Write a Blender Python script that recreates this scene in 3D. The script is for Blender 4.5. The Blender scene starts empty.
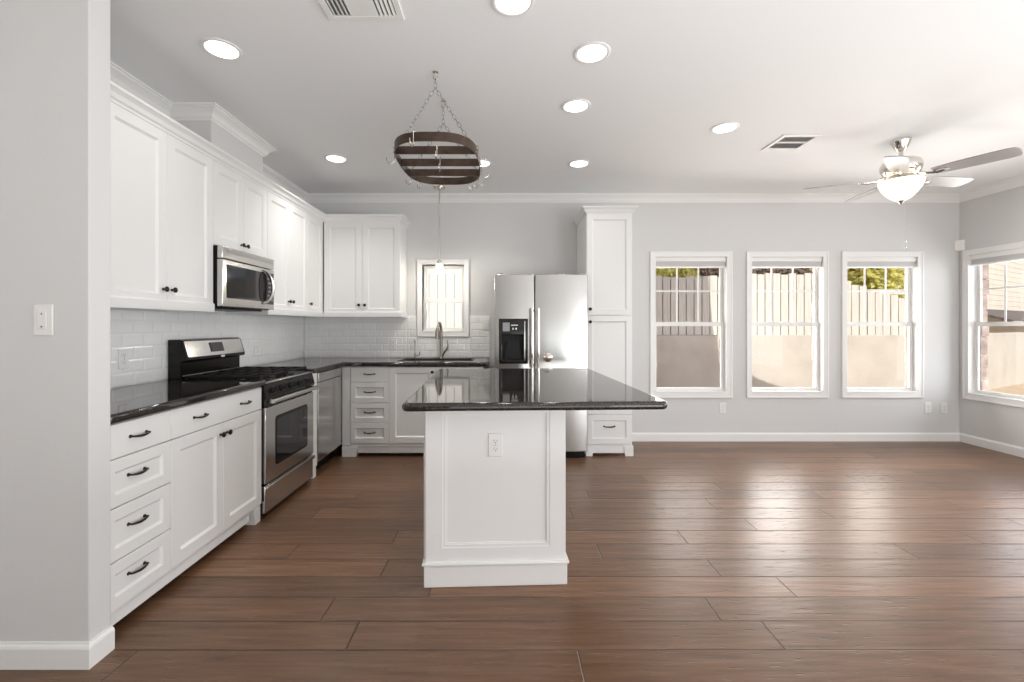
import bpy, bmesh, math, random
from mathutils import Vector, Matrix
random.seed(7)
S = bpy.context.scene
COL = S.collection

# ------------------------------------------------------------------ camera, sky, sun, fill lamps, exposure
cam_d = bpy.data.cameras.new('camera'); cam = bpy.data.objects.new('camera', cam_d); COL.objects.link(cam)
cam.location = (0, 0, 1.29); cam.rotation_euler = (math.radians(90), 0, 0)
cam_d.sensor_width = 36; cam_d.lens = 36*450/1024
cam_d.shift_x = 7/1024; cam_d.shift_y = -15.5/1024; cam_d.clip_start = .05
S.camera = cam
S.view_settings.view_transform = 'Standard'; S.view_settings.look = 'None'
S.view_settings.gamma = 1; S.view_settings.use_curve_mapping = False
S.view_settings.exposure = 0.03
S.cycles.use_denoising = True
S.cycles.max_bounces = 10; S.cycles.diffuse_bounces = 6; S.cycles.glossy_bounces = 5
S.cycles.transparent_max_bounces = 12
S.cycles.caustics_reflective = False; S.cycles.caustics_refractive = False
S.cycles.sample_clamp_indirect = 6

W = bpy.data.worlds.new('sky'); S.world = W; W.use_nodes = True
wn = W.node_tree; wn.nodes.clear()
sky = wn.nodes.new('ShaderNodeTexSky'); sky.sky_type = 'HOSEK_WILKIE'
sky.sun_direction = (.24, -.7, .67); sky.turbidity = 3.0
mixw = wn.nodes.new('ShaderNodeMixRGB'); mixw.inputs[0].default_value = .2; mixw.inputs[2].default_value = (1, 1, 1, 1)
bgw = wn.nodes.new('ShaderNodeBackground'); bgw.inputs[1].default_value = 1.5
outw = wn.nodes.new('ShaderNodeOutputWorld')
wn.links.new(sky.outputs[0], mixw.inputs[1]); wn.links.new(mixw.outputs[0], bgw.inputs[0]); wn.links.new(bgw.outputs[0], outw.inputs[0])

sun_d = bpy.data.lights.new('sun', 'SUN'); sun_d.energy = 3.8; sun_d.angle = math.radians(.5); sun_d.color = (1, .93, .82)
sun = bpy.data.objects.new('sun', sun_d); COL.objects.link(sun)
sun.rotation_euler = Vector((.35, -1, .95)).to_track_quat('Z', 'Y').to_euler()

def area(name, loc, aim, sx, sy, watts, color=(1, 1, 1)):
    d = bpy.data.lights.new(name, 'AREA'); d.shape = 'RECTANGLE'; d.size = sx; d.size_y = sy; d.energy = watts; d.color = color
    o = bpy.data.objects.new(name, d); COL.objects.link(o); o.location = loc
    o.rotation_euler = (Vector(loc)-Vector(aim)).to_track_quat('Z', 'Y').to_euler()
    return o
# added fill lamps standing in for daylight at openings and for a ceiling bounce
area('rear_fill', (3.65, -3.3, .62), (3.0, 0, .9), 1.7, 1.05, 84, (.94, .975, 1))
area('rear_fill', (1.2, -3.3, .62), (1.2, 0, .7), 2.6, 1.05, 11, (.94, .975, 1))  # added to whiten the lower refrigerator doors by reflection
area('right_fill', (5.45, .6, 1.35), (0, 1.2, 1.55), 2.6, 1.8, 92, (.93, .97, 1))  # added lamp at an unseen side opening
area('ceiling_fill', (2.2, -.4, .55), (2.2, -.4, 3), 5.4, 3.9, 105, (.95, .98, 1))  # unseen upward panel added to lift the ceiling and the room
for x, p in ((2.07, 16), (3.14, 40), (4.2, 26)):
    area('back_window_fill', (x, 5.42, 1.2), (x, 0, 1.1), .8, 1.5, p, (1, .97, .92))  # added outside the back windows, boosts their glow on the floor
area('side_window_fill', (6.1, 4.2, 1.3), (0, 3.6, 1.7), 2.4, 1.7, 80, (.92, .96, 1))  # added outside the side windows to brighten the room

# ------------------------------------------------------------------ materials
def new_mat(name):
    m = bpy.data.materials.new(name); m.use_nodes = True
    nt = m.node_tree; b = nt.nodes['Principled BSDF']
    return m, nt, b
def pset(b, **k):
    for n, v in k.items():
        n = {'color': 'Base Color', 'rough': 'Roughness', 'metal': 'Metallic', 'ior': 'IOR', 'coat': 'Coat Weight', 'coat_rough': 'Coat Roughness', 'coat_ior': 'Coat IOR',
             'emit': 'Emission Color', 'estr': 'Emission Strength', 'spec': 'Specular IOR Level', 'trans': 'Transmission Weight', 'sss': 'Subsurface Weight'}[n]
        if isinstance(v, tuple) and len(v) == 3: v = (*v, 1)
        b.inputs[n].default_value = v
def N(nt, t, **k):
    n = nt.nodes.new(t)
    for a, v in k.items():
        if a.startswith('i'):
            n.inputs[int(a[1:])].default_value = v
        else: setattr(n, a, v)
    return n
def ramp(nt, stops):
    r = nt.nodes.new('ShaderNodeValToRGB'); e = r.color_ramp.elements
    while len(e) < len(stops): e.new(.5)
    for x, (p, c) in zip(e, stops): x.position = p; x.color = (*c, 1)
    return r
def bump(nt, b, src, strength, dist=.01):
    bp = N(nt, 'ShaderNodeBump'); bp.inputs['Strength'].default_value = strength; bp.inputs['Distance'].default_value = dist
    nt.links.new(src, bp.inputs['Height']); nt.links.new(bp.outputs[0], b.inputs['Normal']); return bp
def plain(name, color, rough=.5, metal=0, noise=0, nscale=30, bstr=0, bdist=.002, **k):
    m, nt, b = new_mat(name); pset(b, color=color, rough=rough, metal=metal, **k)
    if noise or bstr:
        tc = N(nt, 'ShaderNodeTexCoord'); nz = N(nt, 'ShaderNodeTexNoise'); nz.inputs['Scale'].default_value = nscale; nz.inputs['Detail'].default_value = 4
        nt.links.new(tc.outputs['Object'], nz.inputs['Vector'])
        if noise:
            r = ramp(nt, [(.3, tuple(c*(1-noise) for c in color)), (.7, tuple(min(1, c*(1+noise)) for c in color))])
            nt.links.new(nz.outputs[0], r.inputs[0]); nt.links.new(r.outputs[0], b.inputs['Base Color'])
        if bstr: bump(nt, b, nz.outputs[0], bstr, bdist)
    return m
M = {}
M['wall'] = plain('wall_paint', (.68, .678, .672), .75, bstr=.25, bdist=.002, nscale=60)
M['ceiling'] = plain('ceiling_paint', (.865, .87, .872), .85, bstr=.2, bdist=.002, nscale=70)
M['trim'] = plain('trim_paint', (.84, .835, .82), .4)
M['cab'] = plain('cabinet_paint', (.82, .815, .805), .38)
M['plastic'] = plain('white_plastic', (.82, .81, .79), .35)
M['slot'] = plain('socket_slot', (.05, .05, .05), .6)
M['bronze'] = plain('oil_rubbed_bronze', (.035, .025, .02), .35, .7)
M['black'] = plain('black_enamel', (.008, .007, .006), .2, spec=.25)
M['blackplastic'] = plain('black_plastic', (.012, .012, .012), .4, spec=.3)
M['glossblack'] = plain('gloss_black', (.010, .010, .010), .06)
M['iron'] = plain('cast_iron', (.014, .013, .012), .6, bstr=.3, nscale=120, spec=.25)
M['darkglass'] = plain('dark_glass', (.012, .013, .014), .05, ior=1.6)
M['nickel'] = plain('brushed_nickel', (.62, .58, .53), .22, 1)
M['chrome'] = plain('polished_nickel', (.75, .71, .66), .1, 1)
M['greymetal'] = plain('grey_metal', (.33, .33, .34), .4, .3)
M['tile'] = plain('glazed_tile', (.90, .897, .885), .14, noise=.03, nscale=3)
M['grout'] = plain('grout', (.82, .81, .79), .9)
M['shade'] = plain('shade_fabric', (.66, .655, .65), .85)
M['rackiron'] = plain('rack_bronze', (.085, .06, .047), .35, .75, noise=.25, nscale=20)
M['sinkstone'] = plain('dark_sink', (.035, .028, .024), .35)
def steel():
    m, nt, b = new_mat('stainless_steel'); pset(b, color=(.60, .59, .575), rough=.24, metal=1)
    tc = N(nt, 'ShaderNodeTexCoord'); mp = N(nt, 'ShaderNodeMapping'); mp.inputs['Scale'].default_value = (2, 2, 160)
    nz = N(nt, 'ShaderNodeTexNoise'); nz.inputs['Scale'].default_value = 3; nz.inputs['Detail'].default_value = 5
    mr = N(nt, 'ShaderNodeMapRange'); mr.inputs[3].default_value = .13; mr.inputs[4].default_value = .26
    nt.links.new(tc.outputs['Object'], mp.inputs[0]); nt.links.new(mp.outputs[0], nz.inputs['Vector'])
    nt.links.new(nz.outputs[0], mr.inputs[0]); nt.links.new(mr.outputs[0], b.inputs['Roughness'])
    bump(nt, b, nz.outputs[0], .03, .001)
    return m
M['steel'] = steel()
def granite():
    m, nt, b = new_mat('dark_granite'); pset(b, rough=.05, ior=1.62)
    tc = N(nt, 'ShaderNodeTexCoord'); v = N(nt, 'ShaderNodeTexVoronoi'); v.inputs['Scale'].default_value = 130
    nz = N(nt, 'ShaderNodeTexNoise'); nz.inputs['Scale'].default_value = 60; nz.inputs['Detail'].default_value = 6
    nt.links.new(tc.outputs['Object'], v.inputs['Vector']); nt.links.new(tc.outputs['Object'], nz.inputs['Vector'])
    r1 = ramp(nt, [(0, (.012, .010, .009)), (.55, (.02, .016, .014)), (.72, (.04, .030, .024)), (1, (.06, .046, .036))])
    mx = N(nt, 'ShaderNodeMixRGB', blend_type='MIX'); mx.inputs[0].default_value = .45
    nt.links.new(v.outputs['Color'], mx.inputs[1]); nt.links.new(nz.outputs[0], mx.inputs[2])
    nt.links.new(mx.outputs[0], r1.inputs[0]); nt.links.new(r1.outputs[0], b.inputs['Base Color'])
    return m
M['granite'] = granite()
def floor_mat():
    m, nt, b = new_mat('hand_scraped_wood'); L = nt.links.new
    tc = N(nt, 'ShaderNodeTexCoord'); sp = N(nt, 'ShaderNodeSeparateXYZ'); L(tc.outputs['Object'], sp.inputs[0])
    def mth(op, a, bb=None):
        n = N(nt, 'ShaderNodeMath', operation=op)
        for i, v in enumerate((a, bb)):
            if v is None: continue
            if isinstance(v, (int, float)): n.inputs[i].default_value = v
            else: L(v, n.inputs[i])
        return n.outputs[0]
    WD, LN = .1735, 1.75
    yy = mth('DIVIDE', mth('ADD', sp.outputs[1], 10-1.726-WD*.0), WD)
    row = mth('FLOOR', yy)
    wn1 = N(nt, 'ShaderNodeTexWhiteNoise', noise_dimensions='1D'); L(row, wn1.inputs['W'])
    xx = mth('DIVIDE', mth('ADD', sp.outputs[0], mth('ADD', mth('MULTIPLY', wn1.outputs[0], 9.0), 40)), LN)
    pl = mth('FLOOR', xx)
    cmb = N(nt, 'ShaderNodeCombineXYZ'); L(pl, cmb.inputs[0]); L(row, cmb.inputs[1])
    wn2 = N(nt, 'ShaderNodeTexWhiteNoise', noise_dimensions='2D'); L(cmb.outputs[0], wn2.inputs['Vector'])
    fy, fx = mth('FRACT', yy), mth('FRACT', xx)
    ey = mth('MULTIPLY', mth('MINIMUM', fy, mth('SUBTRACT', 1, fy)), WD)
    ex = mth('MULTIPLY', mth('MINIMUM', fx, mth('SUBTRACT', 1, fx)), LN)
    ed = mth('MINIMUM', ey, ex)
    seam = N(nt, 'ShaderNodeMapRange'); seam.inputs[1].default_value = .0006; seam.inputs[2].default_value = .0042; L(ed, seam.inputs[0])
    # grain, each plank shifted
    off = N(nt, 'ShaderNodeVectorMath', operation='SCALE'); off.inputs['Scale'].default_value = 13
    L(wn2.outputs['Color'], off.inputs[0])
    add = N(nt, 'ShaderNodeVectorMath', operation='ADD'); L(tc.outputs['Object'], add.inputs[0]); L(off.outputs[0], add.inputs[1])
    mp = N(nt, 'ShaderNodeMapping'); mp.inputs['Scale'].default_value = (1.6, 26, 1); L(add.outputs[0], mp.inputs[0])
    g = N(nt, 'ShaderNodeTexNoise'); g.inputs['Scale'].default_value = 1.6; g.inputs['Detail'].default_value = 7; g.inputs['Roughness'].default_value = .62; g.inputs['Distortion'].default_value = .4
    L(mp.outputs[0], g.inputs['Vector'])
    cr = ramp(nt, [(.25, (.10, .049, .025)), (.5, (.17, .088, .047)), (.75, (.24, .130, .073))]); L(g.outputs[0], cr.inputs[0])
    hs = N(nt, 'ShaderNodeHueSaturation'); L(cr.outputs[0], hs.inputs['Color'])
    vr = N(nt, 'ShaderNodeMapRange'); vr.inputs[3].default_value = .78; vr.inputs[4].default_value = 1.25; L(wn2.outputs[0], vr.inputs[0]); L(vr.outputs[0], hs.inputs['Value'])
    mx = N(nt, 'ShaderNodeMixRGB', blend_type='MULTIPLY'); mx.inputs[0].default_value = 1; L(hs.outputs[0], mx.inputs[1])
    sc = N(nt, 'ShaderNodeMapRange'); sc.inputs[3].default_value = .25; sc.inputs[4].default_value = 1; L(seam.outputs[0], sc.inputs[0]); L(sc.outputs[0], mx.inputs[2])
    L(mx.outputs[0], b.inputs['Base Color'])
    # hand scraped waves and short dents
    mp2 = N(nt, 'ShaderNodeMapping'); mp2.inputs['Scale'].default_value = (2.2, 16, 1); L(add.outputs[0], mp2.inputs[0])
    w = N(nt, 'ShaderNodeTexNoise'); w.inputs['Scale'].default_value = 1.5; w.inputs['Detail'].default_value = 3; L(mp2.outputs[0], w.inputs['Vector'])
    mp3 = N(nt, 'ShaderNodeMapping'); mp3.inputs['Scale'].default_value = (9, 60, 1); L(add.outputs[0], mp3.inputs[0])
    d = N(nt, 'ShaderNodeTexNoise'); d.inputs['Scale'].default_value = 1.3; d.inputs['Detail'].default_value = 2; L(mp3.outputs[0], d.inputs['Vector'])
    dd = N(nt, 'ShaderNodeMapRange'); dd.inputs[1].default_value = .27; dd.inputs[2].default_value = .36; dd.inputs[3].default_value = -.5; dd.inputs[4].default_value = 0; L(d.outputs[0], dd.inputs[0])
    h = mth('ADD', mth('ADD', mth('MULTIPLY', w.outputs[0], .55), mth('MULTIPLY', g.outputs[0], .18)), mth('ADD', dd.outputs[0], mth('MULTIPLY', seam.outputs[0], .8)))
    bump(nt, b, h, .6, .004)
    pset(b, rough=.33, ior=1.5)
    return m
M['floor'] = floor_mat()
def glass():
    m, nt, b = new_mat('window_glass'); nt.nodes.remove(b)
    t = N(nt, 'ShaderNodeBsdfTransparent'); gl = N(nt, 'ShaderNodeBsdfGlossy'); gl.inputs['Roughness'].default_value = .01
    fr = N(nt, 'ShaderNodeFresnel'); fr.inputs[0].default_value = 1.12; mx = N(nt, 'ShaderNodeMixShader')
    nt.links.new(fr.outputs[0], mx.inputs[0]); nt.links.new(t.outputs[0], mx.inputs[1]); nt.links.new(gl.outputs[0], mx.inputs[2])
    nt.links.new(mx.outputs[0], nt.nodes['Material Output'].inputs[0])
    return m
M['glass'] = glass()
def glow(name, color, strength):
    m, nt, b = new_mat(name); pset(b, color=(.9, .88, .85), rough=.4, emit=color, estr=strength); return m
M['lens'] = glow('lit_lens', (1, .96, .9), 5)
M['bowl'] = glow('lit_frosted_glass', (1, .88, .70), .75)
M['pendantglass'] = glow('lit_pendant_glass', (1, .93, .82), .55)
M['bulb'] = glow('lit_bulb', (1, .95, .88), 8)
def stucco():
    m, nt, b = new_mat('stucco'); pset(b, rough=.95); L = nt.links.new
    tc = N(nt, 'ShaderNodeTexCoord'); nz = N(nt, 'ShaderNodeTexNoise'); nz.inputs['Scale'].default_value = 1.6; nz.inputs['Detail'].default_value = 6
    L(tc.outputs['Object'], nz.inputs['Vector'])
    r = ramp(nt, [(.3, (.55, .515, .47)), (.5, (.62, .588, .545)), (.7, (.66, .625, .58))]); L(nz.outputs[0], r.inputs[0]); L(r.outputs[0], b.inputs['Base Color'])
    n2 = N(nt, 'ShaderNodeTexNoise'); n2.inputs['Scale'].default_value = 45; L(tc.outputs['Object'], n2.inputs['Vector']); bump(nt, b, n2.outputs[0], .4, .01)
    return m
M['stucco'] = stucco()
def wood_out():
    m, nt, b = new_mat('weathered_boards'); pset(b, rough=.85); L = nt.links.new
    tc = N(nt, 'ShaderNodeTexCoord'); mp = N(nt, 'ShaderNodeMapping'); mp.inputs['Scale'].default_value = (14, 14, .9); L(tc.outputs['Object'], mp.inputs[0])
    nz = N(nt, 'ShaderNodeTexNoise'); nz.inputs['Scale'].default_value = 2; nz.inputs['Detail'].default_value = 5; L(mp.outputs[0], nz.inputs['Vector'])
    r = ramp(nt, [(.25, (.58, .55, .51)), (.5, (.72, .69, .65)), (.75, (.79, .76, .72))]); L(nz.outputs[0], r.inputs[0]); L(r.outputs[0], b.inputs['Base Color'])
    return m
M['boards'] = wood_out()
M['glarewhite'] = plain('fence_glare_white', (.93, .93, .93), .6)  # white stands for daylight glare on the fence behind the sink window
M['gapshade'] = plain('fence_gap_shade', (.20, .18, .165), .9, noise=.2, nscale=5)  # dark colour stands for shade in the gaps between fence boards
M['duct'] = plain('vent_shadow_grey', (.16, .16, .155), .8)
M['tapmetal'] = plain('dark_brushed_nickel', (.36, .32, .28), .28, 1)
M['louver'] = plain('louver_paint', (.55, .54, .53), .5)
M['brick'] = plain('tumbled_brick', (.42, .33, .29), .9, noise=.3, nscale=9, bstr=.5, bdist=.01)
M['sand'] = plain('patio_ground', (.58, .46, .34), .95, noise=.12, nscale=4, bstr=.3, bdist=.02)
M['siding'] = plain('beige_siding', (.80, .73, .66), .8, noise=.06, nscale=2)
M['shingle'] = plain('grey_shingle', (.16, .14, .135), .9, noise=.3, nscale=14)
M['roof'] = plain('roof_shell', (.4, .36, .33), .9)
def leafy():
    m = plain('yellow_green_leaf', (.90, .82, .34), .6, noise=.3, nscale=6); nt = m.node_tree; b = nt.nodes['Principled BSDF']
    t = N(nt, 'ShaderNodeBsdfTranslucent'); src = b.inputs['Base Color'].links[0].from_socket
    nt.links.new(src, t.inputs[0]); mx = N(nt, 'ShaderNodeMixShader'); mx.inputs[0].default_value = .45
    nt.links.new(b.outputs[0], mx.inputs[1]); nt.links.new(t.outputs[0], mx.inputs[2]); nt.links.new(mx.outputs[0], nt.nodes['Material Output'].inputs[0])
    return m
M['leaf'] = leafy()
M['vine'] = plain('brown_vine', (.26, .19, .14), .8, noise=.4, nscale=8)
M['bark'] = plain('bark', (.16, .12, .09), .9)
def blade():
    m, nt, b = new_mat('silver_blade'); pset(b, color=(.42, .40, .39), rough=.3, metal=.5)
    return m
M['blade'] = blade()

# ------------------------------------------------------------------ mesh building
class Fr:
    """a frame on a surface: a runs along u, b along v, c along n (out of the surface)"""
    def __init__(s, o, u, v, n): s.o, s.u, s.v, s.n = Vector(o), Vector(u), Vector(v), Vector(n)
    def p(s, a, b, c): return s.o + s.u*a + s.v*b + s.n*c
FW = Fr((0, 0, 0), (1, 0, 0), (0, 1, 0), (0, 0, 1))              # plan: a = X, b = Y, c = Z
FL = Fr((-2.245, 0, 0), (0, 1, 0), (0, 0, 1), (1, 0, 0))         # left wall
FB = Fr((0, 5.02, 0), (1, 0, 0), (0, 0, 1), (0, -1, 0))          # back wall
FRT = Fr((5.07, 0, 0), (0, -1, 0), (0, 0, 1), (-1, 0, 0))        # right wall
ORG = {}
class MB:
    def __init__(s): s.v, s.f = [], []
    def add(s, pts, faces):
        n = len(s.v); s.v += [Vector(p) for p in pts]; s.f += [tuple(i+n for i in f) for f in faces]; return s
    def box(s, F, a0, a1, b0, b1, c0, c1):
        P = [F.p(a, b, c) for c in (c0, c1) for b in (b0, b1) for a in (a0, a1)]
        return s.add(P, [(0, 2, 3, 1), (4, 5, 7, 6), (0, 1, 5, 4), (2, 6, 7, 3), (0, 4, 6, 2), (1, 3, 7, 5)])
    def loft(s, rings, cap=True, closed=True):
        n = len(rings[0]); base = len(s.v)
        s.v += [Vector(p) for r in rings for p in r]
        for i in range(len(rings)-1):
            for j in range(n if closed else n-1):
                k = (j+1) % n
                s.f.append((base+i*n+j, base+i*n+k, base+(i+1)*n+k, base+(i+1)*n+j))
        if cap:
            s.f.append(tuple(base+j for j in range(n))[::-1]); s.f.append(tuple(base+(len(rings)-1)*n+j for j in range(n)))
        return s
    def lathe(s, F, prof, seg=24, cap=True):
        """prof: (radius, height along n)"""
        return s.loft([[F.p(r*math.cos(2*math.pi*i/seg), r*math.sin(2*math.pi*i/seg), h) for i in range(seg)] for r, h in prof], cap)
    def tube(s, pts, rad, seg=8, loop=False):
        pts = [Vector(p) for p in pts]; n = len(pts)
        rad = rad if isinstance(rad, (list, tuple)) else [rad]*n
        T = []
        for i in range(n):
            a = pts[(i-1) % n] if (loop or i) else pts[0]; b = pts[(i+1) % n] if (loop or i < n-1) else pts[-1]
            T.append((b-a).normalized())
        up = Vector((0, 0, 1)) if abs(T[0].z) < .9 else Vector((1, 0, 0))
        x = T[0].cross(up).normalized(); rings = []
        for i in range(n):
            x = (x - T[i]*x.dot(T[i])).normalized(); y = T[i].cross(x)
            rings.append([pts[i]+(x*math.cos(2*math.pi*j/seg)+y*math.sin(2*math.pi*j/seg))*rad[i] for j in range(seg)])
        if loop: rings.append(rings[0])
        return s.loft(rings, not loop)
    def prism(s, F, poly, c0, c1):
        return s.loft([[F.p(a, b, c) for a, b in poly] for c in (c0, c1)])
    def plate(s, F, a0, a1, b0, b1, c0, c1, holes=(), ac=(), bc=(), bulge=0, skip=None):
        """slab with rectangular holes"""
        A = sorted({round(x, 5) for x in [a0, a1, *ac, *[h[0] for h in holes], *[h[1] for h in holes]] if a0-1e-6 <= x <= a1+1e-6})
        B = sorted({round(x, 5) for x in [b0, b1, *bc, *[h[2] for h in holes], *[h[3] for h in holes]] if b0-1e-6 <= x <= b1+1e-6})
        am, hw = (a0+a1)/2, (a1-a0)/2
        def solid(i, j):
            if not (0 <= i < len(A)-1 and 0 <= j < len(B)-1): return False
            x, y = (A[i]+A[i+1])/2, (B[j]+B[j+1])/2
            return not any(h[0] < x < h[1] and h[2] < y < h[3] for h in holes)
        def fc(a): return c1 + bulge*(1-((a-am)/hw)**2)
        for i in range(len(A)-1):
            for j in range(len(B)-1):
                if not solid(i, j): continue
                x0, x1, y0, y1 = A[i], A[i+1], B[j], B[j+1]
                f0, f1 = fc(x0), fc(x1)
                s.add([F.p(x0, y0, f0), F.p(x1, y0, f1), F.p(x1, y1, f1), F.p(x0, y1, f0)], [(0, 1, 2, 3)])
                s.add([F.p(x0, y0, c0), F.p(x1, y0, c0), F.p(x1, y1, c0), F.p(x0, y1, c0)], [(3, 2, 1, 0)])
                if not solid(i-1, j): s.add([F.p(x0, y0, c0), F.p(x0, y0, f0), F.p(x0, y1, f0), F.p(x0, y1, c0)], [(0, 1, 2, 3)])
                if not solid(i+1, j): s.add([F.p(x1, y0, c0), F.p(x1, y0, f1), F.p(x1, y1, f1), F.p(x1, y1, c0)], [(3, 2, 1, 0)])
                if not solid(i, j-1): s.add([F.p(x0, y0, c0), F.p(x1, y0, c0), F.p(x1, y0, f1), F.p(x0, y0, f0)], [(0, 1, 2, 3)])
                if not solid(i, j+1): s.add([F.p(x0, y1, c0), F.p(x1, y1, c0), F.p(x1, y1, f1), F.p(x0, y1, f0)], [(3, 2, 1, 0)])
        return s
    def door(s, F, a0, a1, b0, b1, c0, c1, st=.06, rec=.011, bev=.012, rail=None):
        """shaker door: frame, sloped inner edge, recessed panel"""
        rail = rail or st
        def R(i, j, c): return [F.p(a0+i, b0+j, c), F.p(a1-i, b0+j, c), F.p(a1-i, b1-j, c), F.p(a0+i, b1-j, c)]
        e = .002
        rings = [R(0, 0, c0), R(0, 0, c1-e), R(e, e, c1), R(st, rail, c1), R(st+.003, rail+.003, c1-.004), R(st+bev, rail+bev, c1-rec)]
        return s.loft(rings, True)
    def sweep(s, path, prof):
        """closed profile (d to the left of the path, z) along a plan polyline with mitres"""
        P = [Vector((x, y)) for x, y in path]; rings = []
        for i, p in enumerate(P):
            ns = []
            if i: d = (p-P[i-1]).normalized(); ns.append(Vector((-d.y, d.x)))
            if i < len(P)-1: d = (P[i+1]-p).normalized(); ns.append(Vector((-d.y, d.x)))
            m = ns[0] if len(ns) == 1 else (ns[0]+ns[1])/(1+ns[0].dot(ns[1]))
            rings.append([(p.x+m.x*d, p.y+m.y*d, z) for d, z in prof])
        return s.loft(rings)
    def build(s, name, mat, parent=None, bevel=0, seg=2, angle=35, flat=False, org=None):
        org = ORG.get(parent.name, Vector()) if parent else Vector(org or (0, 0, 0))
        me = bpy.data.meshes.new(name); bm = bmesh.new()
        vs = [bm.verts.new(v-org) for v in s.v]
        for f in s.f:
            try: bm.faces.new([vs[i] for i in f])
            except ValueError: pass
        bmesh.ops.remove_doubles(bm, verts=bm.verts, dist=1e-5)
        bmesh.ops.recalc_face_normals(bm, faces=bm.faces)
        bm.to_mesh(me); bm.free()
        me.materials.append(mat)
        if not flat:
            for p in me.polygons: p.use_smooth = True
            me.set_sharp_from_angle(angle=math.radians(angle))
        o = bpy.data.objects.new(name, me); COL.objects.link(o)
        if parent: o.parent = parent
        else: o.location = org
        ORG[o.name] = org
        if bevel:
            b = o.modifiers.new('bevel', 'BEVEL'); b.width = bevel; b.segments = seg; b.limit_method = 'ANGLE'; b.angle_limit = math.radians(40)
        return o
def thing(name, loc, label, cat, group=None, kind=None):
    o = bpy.data.objects.new(name, None); COL.objects.link(o); o.location = loc; o.empty_display_size = .1
    ORG[o.name] = Vector(loc); return tag(o, label, cat, group, kind)
def tag(o, label=None, cat=None, group=None, kind=None):
    if label: o['label'] = label
    if cat: o['category'] = cat
    if group: o['group'] = group
    if kind: o['kind'] = kind
    return o
def struct(name, mb, mat, **k): return tag(mb.build(name, mat, **k), kind='structure')
def on(F, a, b, c=0): return Fr(F.p(a, b, c), F.u, F.v, F.n)

def arc(n, a0, a1): return [math.radians(a0+(a1-a0)*i/n) for i in range(n+1)]
def rrect(a0, a1, b0, b1, r, n=6):
    P = []
    for cx, cy, s in ((a1-r, b1-r, 0), (a0+r, b1-r, 90), (a0+r, b0+r, 180), (a1-r, b0+r, 270)):
        P += [(cx+r*math.cos(t), cy+r*math.sin(t)) for t in arc(n, s, s+90)]
    return P

# ------------------------------------------------------------------ the room shell
H = 2.745
D, XL, XR, YF = 5.02, -2.245, 5.07, -3.0
struct('floor', MB().box(FW, XL-.05, XR+.05, YF-.05, D+.05, -.08, 0), M['floor'])
struct('ceiling', MB().box(FW, XL-.05, XR+.05, YF-.05, D+.05, H, H+.12), M['ceiling'])
WIN = [(1.616, 2.529), (2.688, 3.600), (3.748, 4.655)]
WB, WT, CW = .485, 2.114, .06
KW = (-.977, -.402, 1.165, 2.024)
bh = [(a+CW-.012, b-CW+.012, WB+CW-.012, WT-CW+.012) for a, b in WIN] + [(KW[0]+.055, KW[1]-.055, KW[2]+.03, KW[3]-.055)]
rw = [(-4.97, -4.06), (-3.86, -2.95)]
rh = [(a+CW-.012, b-CW+.012, WB+CW-.012, WT-CW+.012) for a, b in rw] + [(-1.95, .75, .45, 2.25)]
struct('wall_back', MB().plate(FB, XL-.1, XR+.1, -.05, H+.05, -.11, 0, bh), M['wall'])
struct('wall_left', MB().box(FL, YF-.1, D+.1, -.05, H+.05, -.11, 0), M['wall'])
struct('wall_right', MB().plate(FRT, -D-.1, -YF+.1, -.05, H+.05, -.11, 0, rh), M['wall'])
FN = Fr((0, YF, 0), (-1, 0, 0), (0, 0, 1), (0, 1, 0))
struct('wall_front', MB().plate(FN, -XR-.1, -XL+.1, -.05, H+.05, -.11, 0, [(-4.5, -.2, .02, 1.22)]), M['wall'])  # unseen low opening, shaped for the added rear lamps
struct('wall_partition', MB().box(FW, XL-.02, -1.572, 1.70, 1.795, -.02, H+.02), M['wall'], bevel=.004)
struct('wall_soffit', MB().box(FW, XL-.02, -1.967, 3.01, 3.655, 2.38, H+.02), M['wall'])
# brick skin outside, tumbled stones standing into each opening
def brick_skin(F, a0, a1, b0, b1, holes, name, t=.19):
    mb = MB().plate(F, a0, a1, b0, b1, -t, -.112, holes)
    for h in holes:
        for side in (0, 1):
            z = h[2]
            while z < h[3]-.02:
                hh = min(random.uniform(.12, .21), h[3]-z); w = random.uniform(.006, .026)
                a = h[side]; s = 1 if side == 0 else -1
                lo, hi = sorted((a-s*.03, a+s*w))
                mb.prism(Fr(F.p(0, 0, 0), F.u, F.v, F.n), rrect(lo, hi, z+.004, z+hh-.004, .012, 3), -t-.005, -.122)
                z += hh
    return struct(name, mb, M['brick'])
g = .004
brick_skin(FB, XL-.3, XR+.19, -.3, 3.0, [(h[0]+g, h[1]-g, h[2], h[3]) for h in bh], 'wall_exterior_back', .142)
brick_skin(FRT, -D-.19, 3.2, -.3, 3.0, [(h[0]+g, h[1]-g, h[2], h[3]) for h in rh], 'wall_exterior_right')
FE = Fr((0, 0, 0), (1, 0, 0), (0, 0, 1), (0, -1, 0))
struct('roof', MB().prism(FE, [(XL-.6, 2.87), (5.28, 2.87), (5.9, 2.52), (5.9, 2.61), (5.2, 2.87), (4.7, 3.06), (XL-.6, 3.06)], -5.42, -YF+.6)
       .prism(FE, [(1.25, 3.06), (4.725, 3.06), (4.555, 4.80), (1.25, 4.80)], -5.42, 0), M['roof'])

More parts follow.
